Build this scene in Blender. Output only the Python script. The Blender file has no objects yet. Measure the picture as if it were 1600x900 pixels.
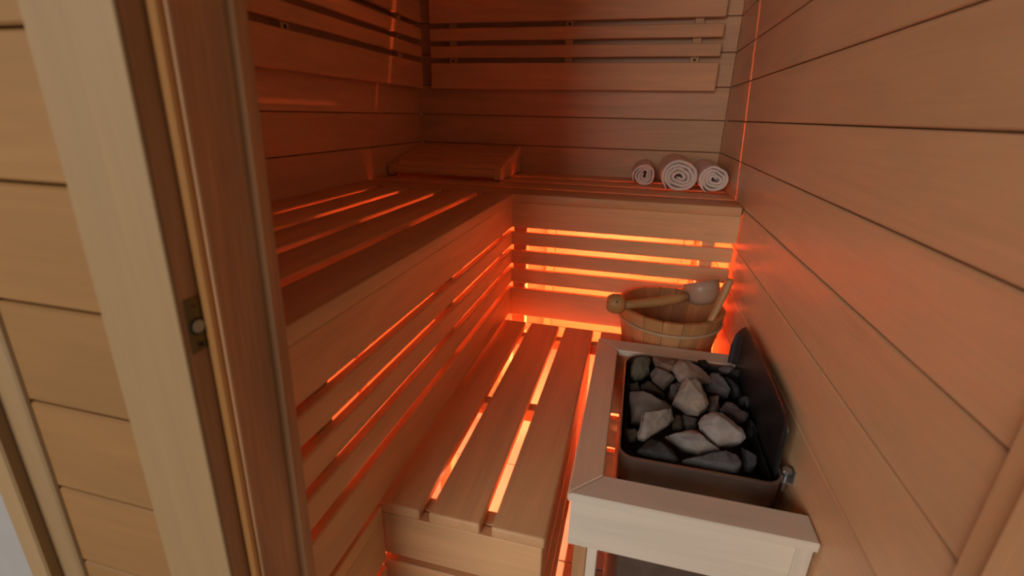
import bpy, bmesh, math, random
from mathutils import Vector, Matrix, noise

random.seed(7)
S = bpy.context.scene
COL = S.collection

# ---------------------------------------------------------------- camera
F_PX = 739.6
YAW, PITCH, ROLL = -0.2470, -0.3509, 0.0222
CAM = Vector((0.4077, -1.6063, 1.1576))
cy_, sy_, cp_, sp_, cr_, sr_ = math.cos(YAW), math.sin(YAW), math.cos(PITCH), math.sin(PITCH), math.cos(ROLL), math.sin(ROLL)
fw = Vector((sy_*cp_, cy_*cp_, sp_)); rt = Vector((cy_, -sy_, 0)); up = rt.cross(fw)
r2 = rt*cr_ + up*sr_; u2 = -rt*sr_ + up*cr_
cd = bpy.data.cameras.new('camera'); cam = bpy.data.objects.new('camera', cd); COL.objects.link(cam)
m = Matrix((r2, u2, -fw)).transposed().to_4x4(); m.translation = CAM
cam.matrix_world = m
cd.sensor_fit = 'HORIZONTAL'; cd.sensor_width = 36.0; cd.lens = 36.0*F_PX/1600
cd.clip_start = 0.02
cd.dof.use_dof = True; cd.dof.focus_distance = 1.35; cd.dof.aperture_fstop = 3.2
S.camera = cam

# ---------------------------------------------------------------- light and exposure
S.view_settings.view_transform = 'Standard'; S.view_settings.look = 'None'
S.view_settings.gamma = 1.0; S.view_settings.use_curve_mapping = False
S.view_settings.exposure = 0.0
w = bpy.data.worlds.new('world'); S.world = w; w.use_nodes = True
w.node_tree.nodes['Background'].inputs['Color'].default_value = (1.0, 0.90, 0.80, 1)
w.node_tree.nodes['Background'].inputs['Strength'].default_value = 0.075
def area_lamp(name, loc, look, sx, sy, power, color):
    l = bpy.data.lights.new(name, 'AREA'); l.shape = 'RECTANGLE'; l.size = sx; l.size_y = sy
    l.energy = power; l.color = color
    o = bpy.data.objects.new(name, l); COL.objects.link(o); o.location = loc
    o.rotation_euler = (Vector(look)-Vector(loc)).to_track_quat('-Z', 'Y').to_euler()
    return o
# daylight from the window of the room outside, well behind the photographer
area_lamp('window_daylight', (-1.05, -4.6, 1.75), (0.5, -0.9, 0.75), 2.4, 1.7, 88, (1.0, 0.95, 0.88))
LED_COL = (1.0, 0.17, 0.065); LED_STR = 980

# ---------------------------------------------------------------- dimensions
XR, YB, XL = 0.7428, 0.654, -0.6379      # right, back, left wall faces
B0, Z0 = 0.1294, 0.8932                  # cladding board height and a joint level
YF = -1.195                              # inner face of the front wall
CEIL = 2.08

# ---------------------------------------------------------------- materials
def mat(name):
    m = bpy.data.materials.new(name); m.use_nodes = True
    nt = m.node_tree; b = nt.nodes['Principled BSDF']
    return m, nt, b
def wood(name, col, axis, rough=0.45, var=0.16, fine=1.0, spec=0.4, board=0.10):
    m, nt, b = mat(name)
    N, L = nt.nodes, nt.links
    tc = N.new('ShaderNodeTexCoord'); oi = N.new('ShaderNodeObjectInfo')
    mul = N.new('ShaderNodeVectorMath'); mul.operation = 'MULTIPLY_ADD'
    mul.inputs[1].default_value = (1, 1, 1)
    comb = N.new('ShaderNodeCombineXYZ')
    sc = N.new('ShaderNodeMath'); sc.operation = 'MULTIPLY'; sc.inputs[1].default_value = 37.0
    L.new(oi.outputs['Random'], sc.inputs[0])
    for i in range(3): L.new(sc.outputs[0], comb.inputs[i])
    L.new(tc.outputs['Object'], mul.inputs[0]); L.new(comb.outputs[0], mul.inputs[2])
    def stretched(along, across, detail, dist=0.0):
        mp = N.new('ShaderNodeMapping'); s = [across]*3; s['xyz'.index(axis)] = along
        mp.inputs['Scale'].default_value = s
        L.new(mul.outputs[0], mp.inputs['Vector'])
        n = N.new('ShaderNodeTexNoise'); n.inputs['Scale'].default_value = 1.0
        n.inputs['Detail'].default_value = detail; n.inputs['Distortion'].default_value = dist
        L.new(mp.outputs[0], n.inputs['Vector']); return n
    broad = stretched(1.6, 13.0, 3, 1.2)
    grain = stretched(5.0, 190.0, 3, 0.3)
    a = N.new('ShaderNodeMath'); a.operation = 'MULTIPLY_ADD'; a.inputs[1].default_value = 0.45
    L.new(grain.outputs['Fac'], a.inputs[0]); L.new(broad.outputs['Fac'], a.inputs[2])
    rp = N.new('ShaderNodeMapRange')
    rp.inputs['From Min'].default_value = 0.45; rp.inputs['From Max'].default_value = 1.0
    rp.inputs['To Min'].default_value = 1.0-var; rp.inputs['To Max'].default_value = 1.0+var*0.7
    L.new(a.outputs[0], rp.inputs['Value'])
    rb = N.new('ShaderNodeMapRange')
    rb.inputs['To Min'].default_value = 1.0-board; rb.inputs['To Max'].default_value = 1.0+board
    L.new(oi.outputs['Random'], rb.inputs['Value'])
    mm = N.new('ShaderNodeMath'); mm.operation = 'MULTIPLY'
    L.new(rp.outputs[0], mm.inputs[0]); L.new(rb.outputs[0], mm.inputs[1])
    vm = N.new('ShaderNodeVectorMath'); vm.operation = 'SCALE'; vm.inputs[0].default_value = col
    L.new(mm.outputs[0], vm.inputs['Scale'])
    L.new(vm.outputs[0], b.inputs['Base Color'])
    b.inputs['Roughness'].default_value = rough; b.inputs['Specular IOR Level'].default_value = spec
    bp = N.new('ShaderNodeBump'); bp.inputs['Strength'].default_value = 0.08*fine; bp.inputs['Distance'].default_value = 0.002
    L.new(grain.outputs['Fac'], bp.inputs['Height']); L.new(bp.outputs[0], b.inputs['Normal'])
    return m
def plain(name, col, rough=0.6, metal=0.0, spec=0.4, nscale=None, namt=0.15, bump=0.0):
    m, nt, b = mat(name); N, L = nt.nodes, nt.links
    b.inputs['Base Color'].default_value = (*col, 1); b.inputs['Roughness'].default_value = rough
    b.inputs['Metallic'].default_value = metal; b.inputs['Specular IOR Level'].default_value = spec
    if nscale:
        tc = N.new('ShaderNodeTexCoord'); n = N.new('ShaderNodeTexNoise')
        n.inputs['Scale'].default_value = nscale; n.inputs['Detail'].default_value = 6
        L.new(tc.outputs['Object'], n.inputs['Vector'])
        rp = N.new('ShaderNodeMapRange'); rp.inputs['To Min'].default_value = 1-namt*1.6; rp.inputs['To Max'].default_value = 1+namt*1.6
        L.new(n.outputs['Fac'], rp.inputs['Value'])
        vm = N.new('ShaderNodeVectorMath'); vm.operation = 'SCALE'; vm.inputs[0].default_value = col
        L.new(rp.outputs[0], vm.inputs['Scale']); L.new(vm.outputs[0], b.inputs['Base Color'])
        if bump:
            bp = N.new('ShaderNodeBump'); bp.inputs['Strength'].default_value = bump; bp.inputs['Distance'].default_value = 0.003
            L.new(n.outputs['Fac'], bp.inputs['Height']); L.new(bp.outputs[0], b.inputs['Normal'])
    return m
def stone_mat(name, col, speck):
    m, nt, b = mat(name); N, L = nt.nodes, nt.links
    tc = N.new('ShaderNodeTexCoord')
    n1 = N.new('ShaderNodeTexNoise'); n1.inputs['Scale'].default_value = 26; n1.inputs['Detail'].default_value = 8
    n2 = N.new('ShaderNodeTexNoise'); n2.inputs['Scale'].default_value = 420; n2.inputs['Detail'].default_value = 3
    for n in (n1, n2): L.new(tc.outputs['Object'], n.inputs['Vector'])
    r1 = N.new('ShaderNodeMapRange'); r1.inputs['From Min'].default_value = .3; r1.inputs['From Max'].default_value = .7
    r1.inputs['To Min'].default_value = .72; r1.inputs['To Max'].default_value = 1.18
    L.new(n1.outputs['Fac'], r1.inputs['Value'])
    r2_ = N.new('ShaderNodeMapRange'); r2_.inputs['From Min'].default_value = .5; r2_.inputs['From Max'].default_value = .75
    r2_.inputs['To Min'].default_value = 1.0; r2_.inputs['To Max'].default_value = 1.0+speck
    L.new(n2.outputs['Fac'], r2_.inputs['Value'])
    mm = N.new('ShaderNodeMath'); mm.operation = 'MULTIPLY'; L.new(r1.outputs[0], mm.inputs[0]); L.new(r2_.outputs[0], mm.inputs[1])
    # rusty staining in patches
    n3 = N.new('ShaderNodeTexNoise'); n3.inputs['Scale'].default_value = 14; n3.inputs['Detail'].default_value = 4
    L.new(tc.outputs['Object'], n3.inputs['Vector'])
    r3 = N.new('ShaderNodeMapRange'); r3.inputs['From Min'].default_value = .55; r3.inputs['From Max'].default_value = .72
    r3.inputs['To Max'].default_value = 0.55
    L.new(n3.outputs['Fac'], r3.inputs['Value'])
    mx = N.new('ShaderNodeMix'); mx.data_type = 'RGBA'
    mx.inputs['A'].default_value = (*col, 1); mx.inputs['B'].default_value = (col[0]*1.0, col[1]*.72, col[2]*.52, 1)
    L.new(r3.outputs[0], mx.inputs['Factor'])
    vm = N.new('ShaderNodeVectorMath'); vm.operation = 'SCALE'
    L.new(mx.outputs['Result'], vm.inputs[0]); L.new(mm.outputs[0], vm.inputs['Scale'])
    L.new(vm.outputs[0], b.inputs['Base Color']); b.inputs['Roughness'].default_value = .8
    b.inputs['Specular IOR Level'].default_value = .25
    ad = N.new('ShaderNodeMath'); ad.operation = 'MULTIPLY_ADD'; ad.inputs[1].default_value = .35
    L.new(n2.outputs['Fac'], ad.inputs[0]); L.new(n1.outputs['Fac'], ad.inputs[2])
    bp = N.new('ShaderNodeBump'); bp.inputs['Strength'].default_value = .5; bp.inputs['Distance'].default_value = .004
    L.new(ad.outputs[0], bp.inputs['Height']); L.new(bp.outputs[0], b.inputs['Normal'])
    return m
def glow(name, col, strength):
    m, nt, b = mat(name)
    b.inputs['Base Color'].default_value = (.8, .8, .8, 1)
    b.inputs['Emission Color'].default_value = (*col, 1); b.inputs['Emission Strength'].default_value = strength
    return m

PALE = (0.77, 0.445, 0.235)
BENCH = (0.80, 0.455, 0.225)
WX = wood('sauna_wood_x', BENCH, 'x'); WY = wood('sauna_wood_y', BENCH, 'y'); WZ = wood('sauna_wood_z', BENCH, 'z')
RX = wood('cladding_x', PALE, 'x', rough=.40, spec=.5, board=.05); RY = wood('cladding_y', PALE, 'y', rough=.36, spec=.5, board=.05, var=.12)
CLAD = wood('outer_cladding', (0.36, 0.18, 0.06), 'x', rough=.5, var=.14, board=.06)
CASE = wood('casing_wood', (0.40, 0.25, 0.12), 'z', rough=.5, var=.10)
JAMB = wood('jamb_wood', (0.58, 0.31, 0.15), 'z', rough=.5, var=.30, fine=2)
GX = wood('guard_wood_x', (0.76, 0.66, 0.54), 'x', var=.10); GY = wood('guard_wood_y', (0.76, 0.56, 0.40), 'y', var=.10); GZ = wood('guard_wood_z', (0.76, 0.66, 0.54), 'z', var=.10)
BUCKET = wood("bucket_wood", (0.56, 0.285, 0.115), 'z', var=.25, board=.14)
HOOP = plain('hoop_wood', (0.52, 0.34, 0.20), .55, nscale=40)
LADLE = wood("ladle_wood", (0.50, 0.27, 0.10), 'x', var=.2)
BOWL = wood('ladle_bowl_wood', (0.50, 0.32, 0.22), 'x', var=.12, rough=.35)
DARK = plain('groove_backing', (0.30, 0.13, 0.05), .9)
SCREW = plain('screw_dark', (0.05, 0.035, 0.025), .5, .6)
SEAL = plain('tan_door_seal', (0.70, 0.33, 0.10), .6)
BRASS = plain('aged_brass', (0.22, 0.17, 0.07), .38, .8, nscale=60)
HOLE = plain('latch_cup', (0.55, 0.53, 0.42), .35, .3)
STEEL = plain('heater_steel', (0.24, 0.19, 0.16), .38, .85, nscale=35, namt=.14)
SHIELD = plain('shield_steel', (0.11, 0.10, 0.10), .36, .85, nscale=25, namt=.2)
ZINC = plain('zinc', (0.55, 0.57, 0.58), .3, .9)
GAP_SHADE = plain('gap_shade_steel', (0.02, 0.02, 0.02), .7, .2)  # near-black, puts the shade in the gaps between stones into the colour
TOWEL = plain('white_terry', (0.92, 0.78, 0.69), .95, spec=.1, nscale=420, namt=.06, bump=.6)
TILE = plain('floor_tile', (0.56, 0.49, 0.40), .45, nscale=18, namt=.06)
GREY = plain('grey_plaster', (0.42, 0.39, 0.37), .85, nscale=30, namt=.05)
ALU = plain('aluminium', (0.6, 0.6, 0.6), .4, .9)
LED = glow('led_diffuser', LED_COL, LED_STR)
LED_LOW = glow('led_diffuser_low', (1.0, .32, .16), 165)

# ---------------------------------------------------------------- builders
def link(name, me, parent=None, loc=(0, 0, 0)):
    o = bpy.data.objects.new(name, me); COL.objects.link(o)
    if parent is not None:
        o.parent = parent
        base = parent.location if parent.parent is None else parent.location + parent.parent.location
        o.location = Vector(loc) - base
    else: o.location = loc
    return o
def thing(name, label, cat, loc=(0, 0, 0), group=None):
    o = link(name, None, None, loc); o['label'] = label; o['category'] = cat
    if group: o['group'] = group
    return o
def structure(o): o['kind'] = 'structure'; return o
def tomesh(bm, name, m, smooth=False):
    bmesh.ops.recalc_face_normals(bm, faces=bm.faces[:])
    me = bpy.data.meshes.new(name); bm.to_mesh(me); bm.free(); me.materials.append(m)
    if smooth:
        for p in me.polygons: p.use_smooth = True
    return me
def bm_box(bm, x0, x1, y0, y1, z0, z1, bev=0.0, seg=1):
    r = bmesh.ops.create_cube(bm, size=1.0); vs = r['verts']
    for v in vs:
        v.co = Vector((x0 + (v.co.x+.5)*(x1-x0), y0 + (v.co.y+.5)*(y1-y0), z0 + (v.co.z+.5)*(z1-z0)))
    if bev:
        es = {e for v in vs for e in v.link_edges}
        bmesh.ops.bevel(bm, geom=list(es), offset=bev, segments=seg, affect='EDGES', profile=.5)
CACHE = {}
def box(name, parent, x0, x1, y0, y1, z0, z1, m, bev=0.002, seg=1, label=None):
    k = (round(x1-x0, 4), round(y1-y0, 4), round(z1-z0, 4), m.name, bev, seg)
    if k not in CACHE:
        bm = bmesh.new(); a, b, c = (x1-x0)/2, (y1-y0)/2, (z1-z0)/2
        bm_box(bm, -a, a, -b, b, -c, c, bev, seg)
        CACHE[k] = tomesh(bm, name, m, seg > 1)
    o = link(name, CACHE[k], parent, ((x0+x1)/2, (y0+y1)/2, (z0+z1)/2))
    if label: o['label'] = label
    return o
def prism(name, parent, poly, axis, a0, a1, m, bev=0.0, loc=(0, 0, 0), lean=0.0, label=None):
    """poly extruded along an axis; lean shifts x with height"""
    bm = bmesh.new()
    def P(p, a):
        q = {'x': (a, p[0], p[1]), 'y': (p[0], a, p[1]), 'z': (p[0], p[1], a)}[axis]
        return Vector(q)
    lo = [bm.verts.new(P(p, a0)) for p in poly]; hi = [bm.verts.new(P(p, a1)) for p in poly]
    bm.faces.new(lo); bm.faces.new(hi[::-1])
    n = len(poly)
    for i in range(n): bm.faces.new((lo[i], lo[(i+1) % n], hi[(i+1) % n], hi[i]))
    if bev: bmesh.ops.bevel(bm, geom=bm.edges[:], offset=bev, segments=1, affect='EDGES', profile=.5)
    for v in bm.verts:
        v.co.x += lean*(v.co.z-.95)
        v.co -= Vector(loc)
    o = link(name, tomesh(bm, name, m), parent, loc)
    if label: o['label'] = label
    return o
def cyl(name, parent, c, axis, r, h, m, n=16, label=None):
    bm = bmesh.new()
    bmesh.ops.create_cone(bm, cap_ends=True, segments=n, radius1=r, radius2=r, depth=h)
    q = Vector((0, 0, 1)).rotation_difference(Vector(axis)).to_matrix()
    for v in bm.verts: v.co = q @ v.co
    o = link(name, tomesh(bm, name, m), parent, c)
    if label: o['label'] = label
    return o

# ================================================================ SETTING
levels = [Z0 + k*B0 for k in range(-7, 10)]
def clad_wall(name, axis, a0, a1, face, depth, m, zs, z_lo, z_hi, gap=.0028):
    """horizontal tongue boards on a dark backing panel; face is the visible plane, depth points away from the room"""
    def bx(nm, par, d0, d1, z0, z1, mm, bev, b0=a0, b1=a1):
        lo, hi = sorted((face+d0, face+d1))
        if axis == 'x': return box(nm, par, b0, b1, lo, hi, z0, z1, mm, bev)
        return box(nm, par, lo, hi, b0, b1, z0, z1, mm, bev)
    s = 1 if depth > 0 else -1
    root = structure(bx(name, None, s*.014, depth, z_lo, z_hi, DARK, 0))
    zz = [z for z in zs]
    for z in zz:
        lo, hi = max(z+gap/2, z_lo), min(z+B0-gap/2, z_hi)
        if hi-lo < .02: continue
        bx('plank', root, 0, s*.0138, lo, hi, m, .0022)
    return root
clad_wall('wall_right', 'y', YF, YB+.02, XR, .06, RY, levels, 0.0, CEIL)
clad_wall('wall_back', 'x', XL, XR-.0005, YB, .06, RX, levels, 0.0, CEIL)
clad_wall('wall_left', 'y', YF, YB+.02, XL, -.06, RY, levels, 0.0, CEIL)
fl = structure(box('floor', None, XL-.06, XR+.06, YF-.3, YB+.06, -.06, -.008, DARK, 0))
ny, nx = 6, 5
for i in range(nx):
    for j in range(ny):
        x0 = XL + i*.28; y0 = YF - .10 + j*.335
        box('tile', fl, x0+.002, min(x0+.278, XR), y0+.002, min(y0+.333, YB), -.008, 0.0, TILE, .001)
structure(box('floor.001', None, -3.2, 3.2, -6.0, YF-.3, -.06, 0.0, plain('outer_floor', (.32, .29, .26), .6, nscale=8), 0))
structure(box('ceiling', None, XL-.06, XR+.06, YF-.1, YB+.06, CEIL, CEIL+.05, RX, 0))
# front wall: cladding outside left of the door, lining inside
YO = -1.285
wf = structure(box('wall_front', None, XL-.06, -.02, YF-.066, YF, 0.0, CEIL, plain('outer_groove', (.48, .20, .08), .9), 0))
FZ = [.829 + (k)*.1294 for k in range(-7, 11)]
for z in FZ:
    lo, hi = max(z+.0015, 0), min(z+.1294-.0015, CEIL)
    if hi-lo > .02: box('plank', wf, -.276, -.03, YO, YO+.022, lo, hi, CLAD, .0025)
structure(box('wall_front.001', None, .0, XR+.06, YF-.10, YF, 1.97, CEIL, CLAD, .002))
structure(box('wall_outside', None, -3.2, -.315, YO+.006, YO+.022, 0.0, 2.5, GREY, 0))
structure(box('wall_outside.001', None, XR+.06, 3.2, YO, YO+.022, 0.0, 2.5, GREY, 0))
# corner trim between the cladding and the grey wall (leans slightly out of plumb)
tr = structure(prism('trim_1', None, [(-.2872, -1.306), (-.2872, -1.262), (-.3235, -1.262), (-.3235, -1.306)], 'z', 0.0, CEIL, CASE, .0025, lean=.06))
prism('bead', tr, [(-.2865, -1.262), (-.2485, -1.262), (-.2485, -1.2855), (-.2498, -1.2885), (-.2530, -1.2905), (-.2580, -1.2915), (-.2865, -1.2915)], 'z', 0.0, CEIL, CASE, lean=.06)
# door frame: casing, strike jamb, rebate with seal, stop, inner trim
LN = .043
dj = structure(link('door_1', None, None, (0, 0, 0)))
prism('casing', dj, [(-.081, -1.297), (.0117, -1.297), (.0127, -1.296), (.0127, -1.2925), (-.081, -1.2925)], 'z', 0.0, 2.0, CASE, 0, lean=LN)
prism('jamb', dj, [(-.081, -1.2924), (.0127, -1.2924), (.0127, -1.2665), (-.081, -1.2665)], 'z', 0.0, 2.0, JAMB, 0, lean=LN)
prism('stop', dj, [(-.03, -1.2655), (.0268, -1.2655), (.0275, -1.2635), (.0275, -1.207), (-.03, -1.207)], 'z', 0.0, 2.0, JAMB, 0, lean=LN)
prism('inner_trim', dj, [(-.05, -1.2069), (.0345, -1.2069), (.0360, -1.2055), (.0360, -1.190), (-.05, -1.190)], 'z', 0.0, 2.0, JAMB, 0, lean=.038)
seal = [(.0130 + .0052 + .0054*math.cos(t*math.pi/5), -1.2685 + .0054*math.sin(t*math.pi/5)) for t in range(10)]
prism('seal_strip', dj, seal, 'z', 0.0, 2.0, SEAL, 0, lean=LN, label='tan rubber seal strip')
sp = prism('strike_plate', dj, [(.0120, -1.2895), (.0142, -1.2895), (.0142, -1.2700), (.0120, -1.2700)], 'z', .934, .990, BRASS, .0006, lean=LN, label='aged brass strike plate')
cyl('latch_ring', sp, (.0148, -1.2800, .9605), (1, 0, 0), .0088, .0016, SCREW, 20)
cyl('latch_cup', sp, (.0157, -1.2800, .9605), (1, 0, 0), .0064, .0012, HOLE, 20)
for z in (.983, .941): cyl('screw', sp, (.0150, -1.2800, z), (1, 0, 0), .0026, .0012, SCREW, 12)
rj = structure(prism('door_1.001', None, [(XR-.009, -1.31), (.83, -1.31), (.83, -1.180), (XR-.003, -1.180), (XR-.009, -1.186)], 'z', 0.0, 1.97, WZ, 0))
rj.name = 'trim_2'
prism('door_stop', rj, [(XR-.021, -1.262), (XR-.0092, -1.262), (XR-.0092, -1.225), (XR-.021, -1.225)], 'z', 0.0, 1.97, WZ, .001)

# ================================================================ BENCHES
BT = .9; ST = .02
tops_y = [(0.0, .140), (.157, .319), (.335, .488), (.508, .6535)]
bench_b = thing('upper_bench', 'upper bench along the back wall, slatted front facing the door', 'bench', (.05, .3, 0))
for a, b in tops_y: box('top_slat', bench_b, XL+.0015, XR-.004, a, b, BT-.0288, BT, WX, .003, 2)
XE = XR-.008
box('fascia', bench_b, -ST, XR-.003, .0015, ST, .7825, .871, WX, .0015)
for z0, z1 in ((.718, .7655), (.648, .697), (.575, .6275)): box('front_slat', bench_b, -ST, XE, .0, ST, z0, z1, WX, .003)
box('bottom_board', bench_b, -ST, XE, .0, ST, .445, .5525, WX, .003)
for a, b in ((.0, .05), (.638, .680)): box('support_post', bench_b, a, b, ST+.0003, .055, .0, .8705, WZ, .002)
for x in (-.42, .02, .65): box('joist_or_baffle', bench_b, x, x+.035, .07, .645, .815, .8705, WY, .002)
for x in (-.14, -.27): box('joist_or_baffle', bench_b, x, x+.022, .07, .645, .72, .8705, WY, .002)  # deep unseen boards added to block light beams reaching the left wall
box('leg', bench_b, .02, .06, .60, .645, 0, .814, WZ, .002); box('leg', bench_b, .65, .69, .60, .645, 0, .814, WZ, .002)
box('leg', bench_b, -.42, -.385, .60, .645, 0, .814, WZ, .002)

tops_x = [(XL+.001, -.523), (-.498, -.3965), (-.370, -.2645), (-.2395, -.131), (-.106, 0.0)]
YE = -1.187
bench_l = thing('upper_bench', 'upper bench along the left wall, its lower front running past the lower bench', 'bench', (-.3, -.6, 0))
for a, b in tops_x: box('top_slat', bench_l, a, b, YE, -.0015, BT-.0288, BT, WY, .003, 2)
box('fascia', bench_l, -ST, -.0012, YE, -.001, .7825, .871, WY, .0015)
for z0, z1 in ((.718, .7655), (.648, .697), (.575, .6275)): box('front_slat', bench_l, -ST, 0, YE, -.0005, z0, z1, WY, .003)
box('bottom_board', bench_l, -ST, 0, YE, -.0005, .4575, .5525, WY, .003)
box('skirt_cap', bench_l, -ST, 0, YE, -.977, .4125, .4455, WY, .0015)
box('skirt_board', bench_l, -ST, 0, YE, -.977, .3095, .412, WY, .0015)
box('skirt_board', bench_l, -ST, 0, YE, -.977, .175, .290, WY, .0015)
box('skirt_board', bench_l, -ST, 0, YE, -.977, .03, .155, WY, .0015)
for y in (-.075, -.555, -1.08): box('support_post', bench_l, -.056, -ST-.0003, y-.022, y+.022, 0, .8705, WZ, .002)
for y in (-.085, -.60, -1.13): box('joist_or_baffle', bench_l, XL+.002, -.057, y, y+.08, .812, .8705, WX, .002)
for y in (-.085, -.60, -1.13): box('leg', bench_l, XL+.01, XL+.05, y, y+.04, 0, .8115, WZ, .002)
for x in (-.51, -.383, -.252, -.118):
    cyl('screw', bench_l, (x+.024, -.035, BT+.0002), (0, 0, 1), .0042, .0012, SCREW, 10)

LB = thing('lower_bench', 'low slatted step bench of wide planks in front of the left bench', 'bench', (.16, -.5, 0))
YL = -.9735; LT = .45
for a, b in ((-.018, .0755), (.0945, .1965), (.2185, .3185)):
    box('plank', LB, a, b, YL, -.062, LT-.025, LT, WY, .005, 3)
for a, b in ((.345, .445), (.468, .568), (.591, .691)):
    box('plank', LB, a, b, -.315, -.062, LT-.025, LT, WY, .005, 3)
box('apron', LB, -.012, .3145, YL+.001, YL+.026, .3195, LT-.0255, WX, .002)
box('apron', LB, -.012, .3145, YL+.001, YL+.026, .185, .3015, WX, .002)
box('apron', LB, -.012, .3145, YL+.001, YL+.026, .05, .167, WX, .002)
for z0, z1 in ((.3195, LT-.0255), (.185, .3015), (.05, .167)): box('side_apron', LB, .3005, .3150, YL+.0265, -.064, z0, z1, WY, .002)
for y in (-.945, -.56, -.13):
    box('cross_batten', LB, .004, .300, y, y+.034, LT-.062, LT-.0256, WX, .002)
box('cross_batten', LB, .3160, .69, -.13, -.096, LT-.062, LT-.0256, WX, .002)
box('front_rail', LB, .002, .300, YL+.0268, YL+.044, .288, .3335, WX, .0015)
for x in (.01, .262):
    for y in (-.91, -.16): box('leg', LB, x, x+.036, y-.002, y+.028, 0, LT-.0625, WZ, .002)
for x in (.65,): box('leg', LB, x, x+.036, -.094, -.064, 0, LT-.0262, WZ, .002)

# ================================================================ BACKRESTS
BD = .05
zl = [(1.2635, 1.3705), (1.3915, 1.4395), (1.460, 1.509), (1.530, 1.655)]
br = thing('backrest', 'slatted wooden backrest hung on the back wall', 'backrest', (.06, YB-.025, 1.26))
for a, b in zl: box('slat', br, -.557, .678, YB-BD, YB-BD+.021, a, b, WX, .003)
for x, zs in ((-.4536, 1.381), (.07, 1.520), (.5846, 1.381)):
    bt = box('batten', br, x-.017, x+.017, YB-BD+.0213, YB-.0005, 1.285, 1.645, WZ, .001)
    cyl('screw', bt, (x, YB-BD+.0206, zs), (0, 1, 0), .0055, .001, SCREW, 10)
bl = thing('backrest', 'slatted wooden backrest hung on the left wall', 'backrest', (XL+.025, -.28, 1.26))
for a, b in zl: box('slat', bl, XL+BD-.021, XL+BD, -1.15, .587, a, b, WY, .003)
for y, zs in ((-1.0, 1.381), (-.2936, 1.381), (.4151, 1.45)):
    bt = box('batten', bl, XL+.0005, XL+BD-.0213, y-.017, y+.017, 1.285, 1.645, WZ, .001)
    cyl('screw', bt, (XL+BD-.0206, y, zs), (1, 0, 0), .0055, .001, SCREW, 10)

# ================================================================ LED STRIPS
def led(label, x0, x1, y0, y1, z0, z1, ax):
    """aluminium profile fixed to the back of the bottom board, glowing diffuser on it"""
    t = thing('light_strip', label, 'light', ((x0+x1)/2, (y0+y1)/2, z0))
    if ax == 'x':
        box('profile', t, x0, x1, y0, y0+.004, z0, z1, ALU, 0); box('diffuser', t, x0+.003, x1-.003, y0+.0045, y1, z0+.001, z1-.001, LED, .001)
    else:
        box('profile', t, x1-.004, x1, y0, y1, z0, z1, ALU, 0); box('diffuser', t, x0, x1-.0045, y0+.003, y1-.003, z0+.001, z1-.001, LED, .001)
led('amber light strip glowing behind the slatted front of the back bench', .055, .632, .0205, .034, .47, .482, 'x')
led('amber light strip glowing behind the slatted front of the left bench', -.034, -.0205, -.17, -.10, .47, .482, 'y')

t = thing('light_strip', 'amber light strip under the low step bench, glowing up through its gaps', 'light', (.126, -.53, .37))
box('profile', t, .082, .170, -.80, -.14, .3835, .3875, ALU, 0)  # made wider than the diffuser to block upward light through the plank gaps
box('diffuser', t, .120, .132, -.797, -.143, .372, .3832, LED_LOW, .001)

# ================================================================ HEADREST
hr = thing('headrest', 'wedge shaped slatted wooden headrest in the far left corner of the upper bench', 'headrest', (-.38, .46, BT))
def topz(y): return .9455 + (y-.285)*.2135
wedge = [(.286, .9035), (.645, .9035), (.645, topz(.645)), (.286, topz(.286))]
for x0, x1 in ((-.632, -.604), (-.158, -.130)):
    prism('side_panel', hr, wedge, 'x', x0, x1, WY, .002, loc=((x0+x1)/2, .46, .95))
    for y in (.30, .62): box('foot', hr, x0+.004, x1-.004, y-.012, y+.012, BT+.0002, .9033, SCREW, 0)
def slope_slat(y0, y1, th=.016, front=False):
    p = [(y0, topz(y0)-.0008), (y1, topz(y1)-.0008), (y1+.003, topz(y1)-th), (y0+.003, topz(y0)-th)]
    prism('slat', hr, p, 'x', -.6038, -.1582, WX, .002, loc=(-.38, (y0+y1)/2, topz(y0)))
slope_slat(.304, .372); slope_slat(.385, .484); slope_slat(.497, .64)
fr = [(.290 + .016*math.cos(a)*.55, .9265 + .0165*math.sin(a)) for a in [i*math.pi/8 for i in range(16)]]
prism('front_slat', hr, fr, 'x', -.6038, -.1582, WX, 0, loc=(-.38, .29, .9265))

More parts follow.
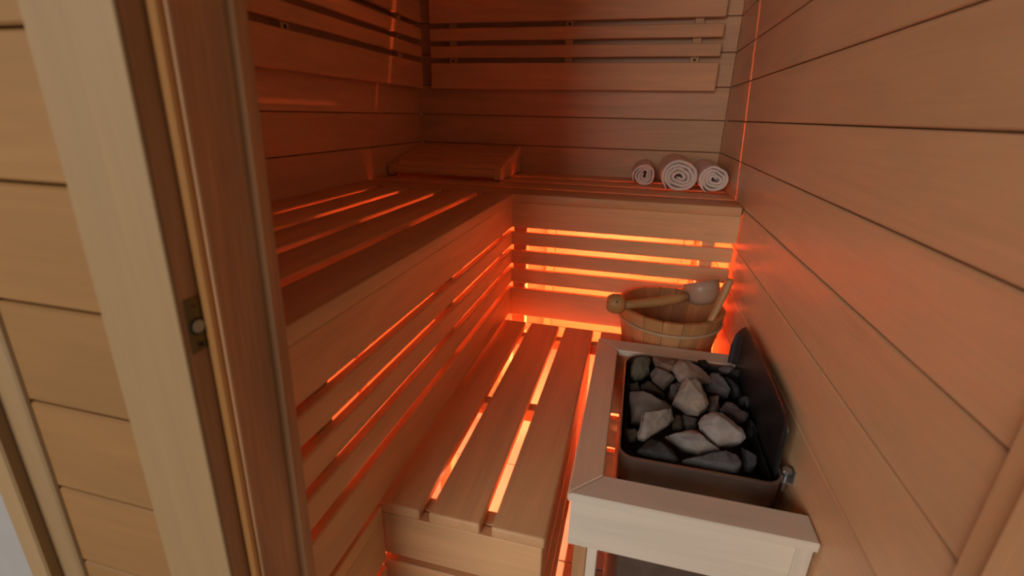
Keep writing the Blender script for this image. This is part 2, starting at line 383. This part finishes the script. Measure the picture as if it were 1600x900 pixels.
# ================================================================ TOWELS
def towel(label, cx, y0, y1, R, seed, tail, th=.0118):
    """a thick folded band rolled up, loose and uneven towards the core"""
    rnd = random.Random(seed); turns = (R-.012)/(th*1.10); NS = int(40*turns)
    prof = []; hw = (y1-y0)/2; NC = 14; e = th*.62
    for i in range(NC+1): prof.append((-hw+e + (2*hw-2*e)*i/NC, th/2))
    for i in range(1, 6): a = math.pi/2 - i*math.pi/6; prof.append((hw-e + e*math.cos(a), th/2*math.sin(a)))
    for i in range(NC+1): prof.append((hw-e - (2*hw-2*e)*i/NC, -th/2))
    for i in range(1, 6): a = -math.pi/2 - i*math.pi/6; prof.append((-hw+e + e*math.cos(a), th/2*math.sin(a)))
    bm = bmesh.new(); rings = []
    ph = [rnd.uniform(0, 6.28) for _ in range(8)]
    def shape(a):
        # squash shared by neighbouring turns, stronger towards the core
        return lambda f: 1 + (1-f)**1.3*(.30*math.cos(2*(a-ph[0])) + .12*math.cos(3*(a-ph[1]))) + .02*math.cos(3*a+ph[2]) + .012*math.cos(5*a+ph[4])
    for s in range(NS+1):
        f = s/NS; ang = tail - (1-f)*turns*2*math.pi
        r = (.0075 + (R-th/2-.0075)*f)*shape(ang)(f)
        off = .0040*math.sin(ang*.37+ph[3]) - .005*f*f + .0018*math.sin(ang*1.9+ph[5])
        pinch = 1 - .10*max(0, noise.noise(Vector((ang*2.2, seed, 3.3))))
        if f > .97: pinch *= 1 - .55*(f-.97)/.03
        if f < .03: pinch *= .45 + .55*f/.03
        ring = []
        for (py, pr) in prof:
            nz = noise.noise(Vector((math.cos(ang)*r*60+seed, py*45, math.sin(ang)*r*60)))*.0022 + noise.noise(Vector((math.cos(ang)*r*190+seed, py*150, math.sin(ang)*r*190)))*.0009
            rr = r + pr*pinch + nz
            ring.append(bm.verts.new((rr*math.cos(ang)*1.02, py + (off if py < 0 else -off) + nz*.6, rr*math.sin(ang)*.97)))
        rings.append(ring)
    n = len(prof)
    for a, b in zip(rings, rings[1:]):
        for i in range(n): bm.faces.new((a[i], a[(i+1) % n], b[(i+1) % n], b[i]))
    bm.faces.new(rings[0]); bm.faces.new(rings[-1][::-1])
    zmin = min(v.co.z for v in bm.verts)
    me = tomesh(bm, 'towel', TOWEL, True)
    o = link('towel', me, None, (cx, (y0+y1)/2, BT-zmin+.0004)); o['label'] = label; o['category'] = 'towel'; o['group'] = 'rolled towels on the back bench'
    return o
towel('smallest rolled white towel, leftmost of three on the back bench', .4365, .405, .635, .0485, 3, math.radians(212), .0100)
towel('largest rolled white towel, middle of three on the back bench', .5640, .285, .620, .0685, 11, math.radians(228), .0125)
towel('rolled white towel against the right wall on the back bench', .6855, .290, .620, .0555, 23, math.radians(245), .0108)

# ================================================================ BUCKET AND LADLE
bc = Vector((.55, -.172, LT)); bk = thing('sauna_bucket', 'round wooden stave bucket standing on the lower bench behind the stone heater', 'bucket', bc)
RT, RB, BH = (.158, .162), (.126, .134), .172
NST = 18
def bpt(a, z, off=0.0):
    f = z/BH; rx = RB[0]+(RT[0]-RB[0])*f+off; ry = RB[1]+(RT[1]-RB[1])*f+off
    return Vector((rx*math.cos(a), ry*math.sin(a), z))
for i in range(NST):
    bm = bmesh.new(); a0 = 2*math.pi*i/NST + .004; a1 = 2*math.pi*(i+1)/NST - .004
    g = []
    for z in (.0015, BH):
        row = [bm.verts.new(bpt(a0+(a1-a0)*k/3, z)) for k in range(4)] + [bm.verts.new(bpt(a0+(a1-a0)*k/3, z, -.014)) for k in (3, 2, 1, 0)]
        g.append(row)
    n = 8
    for k in range(n): bm.faces.new((g[0][k], g[0][(k+1) % n], g[1][(k+1) % n], g[1][k]))
    bm.faces.new(g[0][::-1]); bm.faces.new(g[1])
    bmesh.ops.bevel(bm, geom=[e for e in bm.edges if abs(e.verts[0].co.z-e.verts[1].co.z) < .001], offset=.0015, segments=1, affect='EDGES')
    link('stave', tomesh(bm, 'stave', BUCKET), bk, bc)
def hoop(z, off, hh, tt, name='hoop'):
    bm = bmesh.new(); rings = []
    for i in range(48):
        a = 2*math.pi*i/48; ring = []
        for dz, dr in ((-hh, 0), (-hh*.6, tt), (hh*.6, tt), (hh, 0)): ring.append(bm.verts.new(bpt(a, z+dz, off+dr)))
        rings.append(ring)
    for i in range(48):
        A, Bq = rings[i], rings[(i+1) % 48]
        for k in range(4): bm.faces.new((A[k], A[(k+1) % 4], Bq[(k+1) % 4], Bq[k]))
    link(name, tomesh(bm, name, HOOP, True), bk, bc)
hoop(.131, .0003, .006, .005); hoop(.035, .0003, .006, .005)
bm = bmesh.new(); lo = [bm.verts.new(bpt(2*math.pi*i/36, .012, -.0145)) for i in range(36)]; hi = [bm.verts.new(bpt(2*math.pi*i/36, .024, -.0145)) for i in range(36)]
bm.faces.new(lo[::-1]); bm.faces.new(hi)
for i in range(36): bm.faces.new((lo[i], lo[(i+1) % 36], hi[(i+1) % 36], hi[i]))
link('bottom_board', tomesh(bm, 'bottom_board', BUCKET), bk, bc)
def tube(name, parent, pts, rad, m, n=14, flat=1.0, loc=(0, 0, 0), label=None):
    """round tapered bar along points, radius per point"""
    bm = bmesh.new(); rings = []; P = [Vector(p) for p in pts]
    for i, p in enumerate(P):
        d = (P[min(i+1, len(P)-1)] - P[max(i-1, 0)]).normalized()
        s = d.cross(Vector((0, 0, 1)))
        if s.length < 1e-3: s = Vector((0, 1, 0))
        s.normalize(); t = s.cross(d)
        rings.append([bm.verts.new(p + (s*math.cos(a) + t*math.sin(a)*flat)*rad[i] - Vector(loc)) for a in [2*math.pi*k/n for k in range(n)]])
    for A, Bq in zip(rings, rings[1:]):
        for k in range(n): bm.faces.new((A[k], A[(k+1) % n], Bq[(k+1) % n], Bq[k]))
    bm.faces.new(rings[0]); bm.faces.new(rings[-1][::-1])
    o = link(name, tomesh(bm, name, m, True), parent, loc)
    if label: o['label'] = label
    return o
tube('handle_stave', bk, [(.648, -.268, .590), (.655, -.266, .618), (.667, -.258, .655), (.680, -.250, .700), (.689, -.246, .736), (.690, -.2455, .741)],
     [.0105, .011, .0125, .0135, .013, .009], BUCKET, flat=.75, loc=(.65, -.26, .63))
ld = thing('ladle', 'wooden ladle with a thick knobbed handle lying across the bucket', 'ladle', (.5, -.2, .64))
tube('handle', ld, [(.402, -.248, .6305), (.430, -.242, .6315), (.470, -.231, .636), (.520, -.218, .643), (.560, -.205, .651), (.592, -.192, .658)],
     [.0125, .0130, .0145, .0155, .0160, .0130], LADLE, loc=(.5, -.2, .64))
kn = tube('knob', ld, [(.3625, -.2575, .6350), (.3660, -.2570, .6348), (.377, -.2545, .6340), (.394, -.251, .6325), (.407, -.248, .6310), (.414, -.246, .6310)],
     [.018, .0235, .0290, .0305, .0265, .014], LADLE, n=20, loc=(.385, -.25, .63))
cyl('screw', kn, (.3915, -.2775, .6478), (-.05, -.85, .5), .0028, .0016, SCREW, 10)
bm = bmesh.new(); prof = [(.0, -.040), (.020, -.039), (.036, -.031), (.046, -.015), (.0505, .006), (.052, .030), (.047, .030), (.045, .006), (.040, -.012), (.030, -.026), (.0, -.033)]
rings = []
for i in range(28):
    a = 2*math.pi*i/28; rings.append([bm.verts.new((r*math.cos(a), r*math.sin(a), z)) for r, z in prof])
for i in range(28):
    A, Bq = rings[i], rings[(i+1) % 28]
    for k in range(len(prof)-1): bm.faces.new((A[k], A[k+1], Bq[k+1], Bq[k]))
bmesh.ops.remove_doubles(bm, verts=bm.verts[:], dist=1e-5)
R_ = Matrix.Rotation(math.radians(-20), 3, 'X') @ Matrix.Rotation(math.radians(-14), 3, 'Y')
for v in bm.verts: v.co = R_ @ v.co
b_ = link('bowl', tomesh(bm, 'bowl', BOWL, True), ld, (.636, -.165, .668)); b_['label'] = 'pale rounded bowl of the ladle'

# ================================================================ HEATER GUARD
HG = .55; GT = .018
gd = thing('heater_guard', 'open wooden guard rail frame around the stone heater', 'guard rail', (.55, -.64, 0))
gx0, gx1, gy0, gy1 = .3505, XR-.002, -.958, -.328
i0x, i0y, i1y = .4085, -.897, -.390
prism('front_rail', gd, [(gx0, gy0), (gx1, gy0), (gx1, i0y), (i0x, i0y)], 'z', HG-GT, HG, GX, .0025, loc=(.55, -.93, HG))
prism('left_rail', gd, [(gx0, gy0+.001), (i0x-.0008, i0y+.0005), (i0x-.0008, i1y-.0005), (gx0, gy1-.001)], 'z', HG-GT, HG, GY, .0025, loc=(.38, -.64, HG))
prism('rear_rail', gd, [(gx0, gy1), (i0x, i1y), (gx1, i1y), (gx1, gy1)], 'z', HG-GT, HG, GX, .0025, loc=(.55, -.36, HG))
box('front_apron', gd, gx0+.006, .7130, gy0+.006, gy0+.026, .430, HG-GT-.0003, GX, .0015)
box('left_apron', gd, gx0+.006, gx0+.024, gy0+.0265, gy1-.006, .430, HG-GT-.0003, GY, .0015)
box('rear_apron', gd, gx0+.0245, gx1-.004, gy1-.026, gy1-.006, .430, HG-GT-.0003, WX, .0015)
for z0, z1 in ((.318, .422), (.195, .298), (.075, .175)): box('rear_slat', gd, gx0+.0245, gx1-.004, gy1-.026, gy1-.006, z0, z1, WX, .0015)
box('leg', gd, .7133, gx1-.004, gy0+.006, gy0+.034, 0, HG-GT-.0003, GZ, .0015)
box('leg', gd, .392, .411, gy0+.028, gy0+.045, 0, HG-GT-.0003, GZ, .0015)
box('leg', gd, .367, .391, gy0+.030, gy0+.060, 0, HG-GT-.0003, JAMB, .0015, label='darker leg board')
box('leg', gd, gx0+.0245, .395, gy1-.055, gy1-.0265, 0, HG-GT-.0003, GZ, .0015)

# ================================================================ HEATER
ht = thing('sauna_heater', 'wall mounted steel sauna heater filled with stones', 'heater', (.575, -.62, 0))
hx0, hx1, hy0, hy1, HZ, HB = .430, .7215, -.836, -.402, .55, .10
def rrect(x0, x1, y0, y1, r, n=6):
    rs = r if isinstance(r, (list, tuple)) else [r]*4
    out = []
    for (cx, cy, a0), q in zip(((x1, y1, 0), (x0, y1, 90), (x0, y0, 180), (x1, y0, 270)), rs):
        sx = -1 if cx == x1 else 1; sy = -1 if cy == y1 else 1
        for i in range(n+1):
            a = math.radians(a0+90*i/n); out.append((cx+sx*q+q*math.cos(a), cy+sy*q+q*math.sin(a)))
    return out
def shell(name, x0, x1, y0, y1, r, z0, z1, t, m, parent, close_at=None):
    o_ = rrect(x0, x1, y0, y1, r); i_ = rrect(x0+t, x1-t, y0+t, y1-t, [max(q-t, .004) for q in r])
    bm = bmesh.new(); n = len(o_); loc = ((x0+x1)/2, (y0+y1)/2, (z0+z1)/2)
    V = lambda pts, z: [bm.verts.new(Vector((p[0], p[1], z))-Vector(loc)) for p in pts]
    a, b, c, d = V(o_, z0), V(o_, z1), V(i_, z1), V(i_, z0)
    for A, Bq in ((a, b), (b, c), (c, d), (d, a)):
        for k in range(n): bm.faces.new((A[k], A[(k+1) % n], Bq[(k+1) % n], Bq[k]))
    me = tomesh(bm, name, m, True)
    o = link(name, me, parent, loc); es = o.modifiers.new('e', 'EDGE_SPLIT'); es.split_angle = math.radians(40)
    return o
RR = [.035, .060, .032, .034]
shell('casing', hx0, hx1, hy0, hy1, RR, HB, HZ, .0015, STEEL, ht)
shell('rim', hx0-.0012, hx1+.0012, hy0-.0012, hy1+.0012, RR, HZ-.004, HZ+.0012, .004, plain('rim_steel', (.42, .36, .33), .3, .9), ht)
shell('inner_liner', hx0+.010, hx1-.014, hy0+.006, hy1-.010, RR, .44, HZ-.012, .0015, GAP_SHADE, ht)
box('stone_tray', ht, hx0+.004, hx1-.004, hy0+.004, hy1-.004, .478, .488, GAP_SHADE, 0)
box('base', ht, hx0+.006, hx1-.006, hy0+.006, hy1-.006, HB, HB+.01, GAP_SHADE, 0)
# tall heat shield: runs along the wall side and wraps the rear right corner, rounded top at the back
path = [(.6945, -.378)] + [(.6945+.022*math.sin(math.radians(a)), -.400+.022*math.cos(math.radians(a))) for a in (15, 35, 55, 75, 90)] + [(.7165, -.45), (.7165, -.52), (.7165, -.60), (.7165, -.68), (.7165, -.74), (.7165, -.775), (.7165, -.800)]
tops = [.600, .632, .648, .657, .663, .666, .670, .671, .670, .668, .664, .656, .640]
bm = bmesh.new(); rows = []
for (x, y), tz in zip(path, tops):
    rows.append([bm.verts.new((x-.575, y+.62, z)) for z in (.46, .52, .56, tz-.01, tz)])
for A, Bq in zip(rows, rows[1:]):
    for k in range(4): bm.faces.new((A[k], A[k+1], Bq[k+1], Bq[k]))
me = tomesh(bm, 'heat_shield', SHIELD, True); hs = link('heat_shield', me, ht, (.575, -.62, 0))
so = hs.modifiers.new('s', 'SOLIDIFY'); so.thickness = .0016; so.offset = 0
hs['label'] = 'dark curved heat shield on the wall side'
br_ = box('wall_bracket', ht, .7235, XR-.0005, -.812, -.790, .535, .5385, ZINC, .0005)
box('bracket_leg', br_, XR-.0022, XR-.0006, -.812, -.792, .539, .562, ZINC, .0004)
cyl('bolt', br_, (.7315, -.800, .533), (0, 0, 1), .0032, .044, ZINC, 12)
cyl('bolt_head', br_, (.7315, -.800, .556), (0, 0, 1), .0088, .006, ZINC, 6)

# ================================================================ STONES
STONES = [
    ((0.4697, -0.4667, 0.542), 0.026, (0.2, 0.18, 0.13), 'dark olive stone in the rear left corner of the heater',
     [(-0.0238, 0.001), (-0.0142, 0.0307), (0.0116, 0.0403), (0.0267, 0.0303), (0.0241, -0.0047), (0.0096, -0.0274), (-0.0094, -0.0406), (-0.0247, -0.0265)]),
    ((0.5348, -0.4542, 0.554), 0.022, (0.34, 0.2, 0.14), 'reddish brown stone against the rear rim of the heater',
     [(-0.0333, 0.0189), (0.0295, 0.024), (0.0245, -0.0162), (0.0022, -0.0183), (-0.0236, -0.0074)]),
    ((0.5247, -0.4888, 0.535), 0.024, (0.3, 0.24, 0.21), 'squarish taupe stone between the rear left olive stone and the pear shaped one',
     [(-0.0282, 0.0086), (-0.0192, 0.0287), (0.0119, 0.0272), (0.0347, 0.0043), (0.0213, -0.0159), (0.0027, -0.0368), (-0.0244, -0.014)]),
    ((0.5925, -0.4853, 0.56), 0.02, (0.52, 0.37, 0.3), 'long pinkish pale stone pointing right at the rear of the pile',
     [(-0.046, 0.0098), (-0.0311, 0.0308), (-0.009, 0.0328), (0.0182, 0.0188), (0.0288, 0.0058), (0.0522, -0.0128), (0.044, -0.0222), (0.0231, -0.0146), (-0.009, -0.012), (-0.0304, -0.0302), (-0.0444, -0.0033)]),
    ((0.58, -0.6074, 0.562), 0.028, (0.5, 0.41, 0.34), 'large pear shaped tan stone on top at the middle of the pile',
     [(-0.0093, 0.0459), (0.0083, 0.0459), (0.0219, 0.0378), (0.0253, 0.0193), (0.0391, -0.0153), (0.0317, -0.0277), (0.0148, -0.0403), (-0.0067, -0.0374), (-0.0286, -0.0288), (-0.0397, -0.0209), (-0.0364, -0.0032), (-0.0218, 0.0317)]),
    ((0.6573, -0.488, 0.535), 0.024, (0.25, 0.24, 0.26), 'blue grey stone right of the pear shaped one, under the long pinkish tip',
     [(-0.0186, 0.0289), (0.0032, 0.0359), (0.0159, 0.0184), (0.0305, -0.0077), (0.0243, -0.0274), (0.0009, -0.0285), (-0.0276, -0.0147), (-0.03, -0.0024)]),
    ((0.6365, -0.5669, 0.528), 0.017, (0.3, 0.26, 0.24), 'small upright stone touching the right flank of the pear shaped stone',
     [(-0.009, 0.0184), (0.014, 0.024), (0.0141, -0.0084), (-0.0, -0.0225), (-0.0073, -0.0151), (-0.0118, 0.0045)]),
    ((0.552, -0.5301, 0.525), 0.016, (0.24, 0.2, 0.18), 'small narrow stone touching the left flank of the pear shaped stone',
     [(-0.0102, 0.014), (0.0058, 0.0296), (0.0167, 0.0219), (0.0011, -0.0123), (-0.0012, -0.028), (-0.0119, -0.0238)]),
    ((0.5013, -0.5316, 0.52), 0.018, (0.15, 0.13, 0.1), 'flat dark olive stone lying above the big brown slab',
     [(-0.0298, 0.0076), (-0.0142, 0.0249), (0.0086, 0.011), (0.0336, -0.0067), (0.0285, -0.0184), (-0.0013, -0.0128), (-0.0263, -0.0046)]),
    ((0.4888, -0.6292, 0.532), 0.026, (0.25, 0.2, 0.165), 'big brown slab of stone along the left side of the heater',
     [(-0.0431, 0.0333), (-0.02, 0.0388), (0.0114, 0.0294), (0.0421, 0.0218), (0.0561, 0.0085), (0.0526, -0.002), (-0.0113, -0.022), (-0.0149, -0.0447), (-0.0346, -0.0484), (-0.0399, -0.0102)]),
    ((0.4945, -0.7231, 0.552), 0.026, (0.44, 0.37, 0.32), 'pale stone with rusty upper edge at the left of the pile',
     [(-0.0215, 0.0199), (0.0015, 0.0293), (0.0384, 0.0413), (0.0422, 0.0237), (0.0301, 0.0035), (0.0038, -0.0239), (-0.0137, -0.037), (-0.0286, -0.0349), (-0.0284, -0.0199), (-0.0228, 0.0015)]),
    ((0.5816, -0.6415, 0.52), 0.018, (0.2, 0.17, 0.16), 'small grey brown stone in the hollow left of the big whitish stone',
     [(-0.0174, 0.0124), (0.0094, 0.0173), (0.0165, 0.0076), (0.0116, -0.0123), (-0.0052, -0.0181), (-0.0149, -0.0064)]),
    ((0.6298, -0.7121, 0.56), 0.028, (0.54, 0.48, 0.44), 'biggest whitish stone with fine dark cracks at the right front',
     [(-0.0457, 0.0079), (-0.0354, 0.0252), (-0.0149, 0.0353), (0.0029, 0.0347), (0.0199, 0.02), (0.0406, 0.0039), (0.0482, -0.0092), (0.0392, -0.0181), (0.0175, -0.0269), (-0.0085, -0.0366), (-0.0254, -0.0254), (-0.0426, -0.0066)]),
    ((0.6731, -0.6103, 0.54), 0.02, (0.28, 0.22, 0.21), 'pinkish grey stone behind the biggest whitish one, towards the heat shield',
     [(-0.0288, 0.0031), (-0.016, 0.0224), (-0.0039, 0.0217), (0.033, 0.006), (0.0197, -0.0182), (0.0054, -0.0235), (-0.0103, -0.0101)]),
    ((0.5767, -0.7453, 0.54), 0.024, (0.42, 0.37, 0.34), 'long pale stone with brown left end at the front centre',
     [(-0.0569, 0.005), (-0.0303, 0.0198), (0.0053, 0.0289), (0.0227, 0.015), (0.05, -0.006), (0.0349, -0.0136), (0.0091, -0.0208), (-0.0081, -0.0148), (-0.0299, -0.0118)]),
    ((0.5048, -0.7906, 0.536), 0.024, (0.055, 0.055, 0.055), 'black rough stone in the front left corner of the heater',
     [(-0.0401, -0.0082), (-0.0302, 0.0101), (-0.0134, 0.0276), (0.0043, 0.0261), (0.0221, 0.013), (0.0396, -0.0089), (0.0355, -0.0186), (0.0059, -0.0199), (-0.0263, -0.0193)]),
    ((0.6097, -0.7931, 0.538), 0.024, (0.15, 0.145, 0.145), 'long dark grey speckled stone along the front rim',
     [(-0.0637, -0.0085), (-0.0365, 0.0012), (-0.0029, 0.019), (0.0265, 0.0291), (0.0445, 0.0213), (0.0486, 0.0066), (0.0403, -0.0145), (0.0162, -0.0193), (-0.0161, -0.017), (-0.0594, -0.0166)]),
    ((0.6775, -0.7602, 0.532), 0.018, (0.07, 0.07, 0.075), 'narrow black stone right of the speckled one at the front rim',
     [(-0.0121, 0.0273), (0.0001, 0.0226), (0.0158, 0.0118), (0.0121, -0.0092), (0.0007, -0.0268), (-0.0093, -0.0244), (-0.0076, 0.0005)]),
    ((0.4559, -0.7364, 0.525), 0.016, (0.12, 0.085, 0.06), 'small dark brown stone at the left rim below the pale rusty edged stone',
     [(-0.0157, 0.0128), (0.0075, 0.0196), (0.0154, 0.0058), (0.0095, -0.0104), (-0.0039, -0.0178), (-0.0127, -0.0095)]),
    ((0.7119, -0.5371, 0.527), 0.018, (0.11, 0.105, 0.11), 'small dark stone by the heat shield above the pinkish grey one',
     [(-0.0119, 0.0098), (0.0014, 0.0212), (0.013, 0.0082), (0.0137, -0.0152), (-0.0012, -0.0179), (-0.0154, -0.0057)]),
    ((0.6977, -0.4724, 0.527), 0.017, (0.07, 0.07, 0.07), 'slim black stone right of the blue grey stone',
     [(-0.0231, 0.0308), (-0.0044, 0.0274), (0.0126, -0.0021), (0.0169, -0.0171), (0.0032, -0.0289), (-0.0062, -0.0085)]),
    ((0.4596, -0.5353, 0.522), 0.015, (0.1, 0.09, 0.07), 'small blackish stone at the left rim above the big brown slab',
     [(-0.019, 0.0089), (0.0056, 0.0164), (0.0149, -0.0012), (0.0101, -0.0116), (-0.0119, -0.0123)]),
    ((0.5536, -0.649, 0.517), 0.018, (0.19, 0.15, 0.11), 'olive brown stone sunk right of the pale rusty edged stone',
     [(-0.0067, 0.0167), (0.0079, 0.0193), (0.013, 0.001), (0.0083, -0.016), (-0.011, -0.0169), (-0.0112, -0.0034)]),
    ((0.7095, -0.6382, 0.525), 0.018, (0.05, 0.05, 0.05), 'black speckled stone right of the biggest whitish stone',
     [(-0.0078, 0.0253), (0.0057, 0.0197), (0.0132, -0.0002), (0.0094, -0.019), (-0.0064, -0.0194), (-0.0145, -0.0053)]),
    ((0.6836, -0.4297, 0.552), 0.014, (0.2, 0.14, 0.13), 'small reddish grey stone in the rear right corner by the heat shield',
     [(-0.0219, -0.0006), (0.0117, 0.0152), (0.0193, 0.0046), (0.005, -0.0096), (-0.014, -0.0094)]),
    ((0.6319, -0.4034, 0.545), 0.014, (0.05, 0.05, 0.05), 'small black stone at the rear rim right of the long pinkish one',
     [(-0.0165, 0.0122), (0.0065, 0.016), (0.0174, -0.0034), (0.003, -0.0162), (-0.011, -0.0081)]),
]
nn = Vector((0, -.5, .85)).normalized(); U = Vector((1, 0, 0)); V_ = nn.cross(U)
for si, (c, t, col, label, outl) in enumerate(STONES):
    rnd = random.Random(100+si); bm = bmesh.new()
    ring = [Vector(p) for p in outl]
    vs = []
    for sc_, h in ((1.0, 0.0), (.93, .40*t), (.60, .80*t), (.92, -.5*t), (.6, -.95*t)):
        jx, jy = (rnd.uniform(-.10, .10), rnd.uniform(-.10, .10)) if sc_ < .8 else (0, 0)
        ext = max(p.length for p in ring)
        for p in ring:
            q = Vector((p.x*sc_ + jx*ext, p.y*sc_ + jy*ext))
            hh = h + (rnd.uniform(-.22, .22)*t if h else 0)
            vs.append(bm.verts.new(U*q.x + V_*q.y + nn*hh))
    res = bmesh.ops.convex_hull(bm, input=vs)
    bmesh.ops.delete(bm, geom=list({g for g in res['geom_interior']+res['geom_unused'] if isinstance(g, bmesh.types.BMVert)}), context='VERTS')
    bmesh.ops.dissolve_limit(bm, angle_limit=math.radians(13), verts=bm.verts[:], edges=bm.edges[:])
    bmesh.ops.bevel(bm, geom=bm.edges[:], offset=.0017, segments=2, affect='EDGES', profile=.5)
    bmesh.ops.triangulate(bm, faces=bm.faces[:])
    for _ in range(2):
        bmesh.ops.subdivide_edges(bm, edges=[e for e in bm.edges if e.calc_length() > .006], cuts=1)
        bmesh.ops.triangulate(bm, faces=bm.faces[:])
    bm.normal_update()
    for v in bm.verts:
        k = v.co*42 + Vector((si*7.1, 0, 0))
        v.co += v.normal*(noise.noise(k)*.0030 + noise.noise(k*2.7)*.0016 + noise.noise(k*7)*.0006)
    zmin = min(v.co.z for v in bm.verts)
    cz = max(c[2], .4885 - zmin)
    m_ = stone_mat("stone_%d" % si, tuple(q*.62 for q in col), .9 if max(col) < .16 else .12)
    o = link('sauna_stone', tomesh(bm, 'sauna_stone', m_, True), None, (c[0], c[1], cz))
    o['label'] = label; o['category'] = 'stone'; o['group'] = 'stones in the heater'
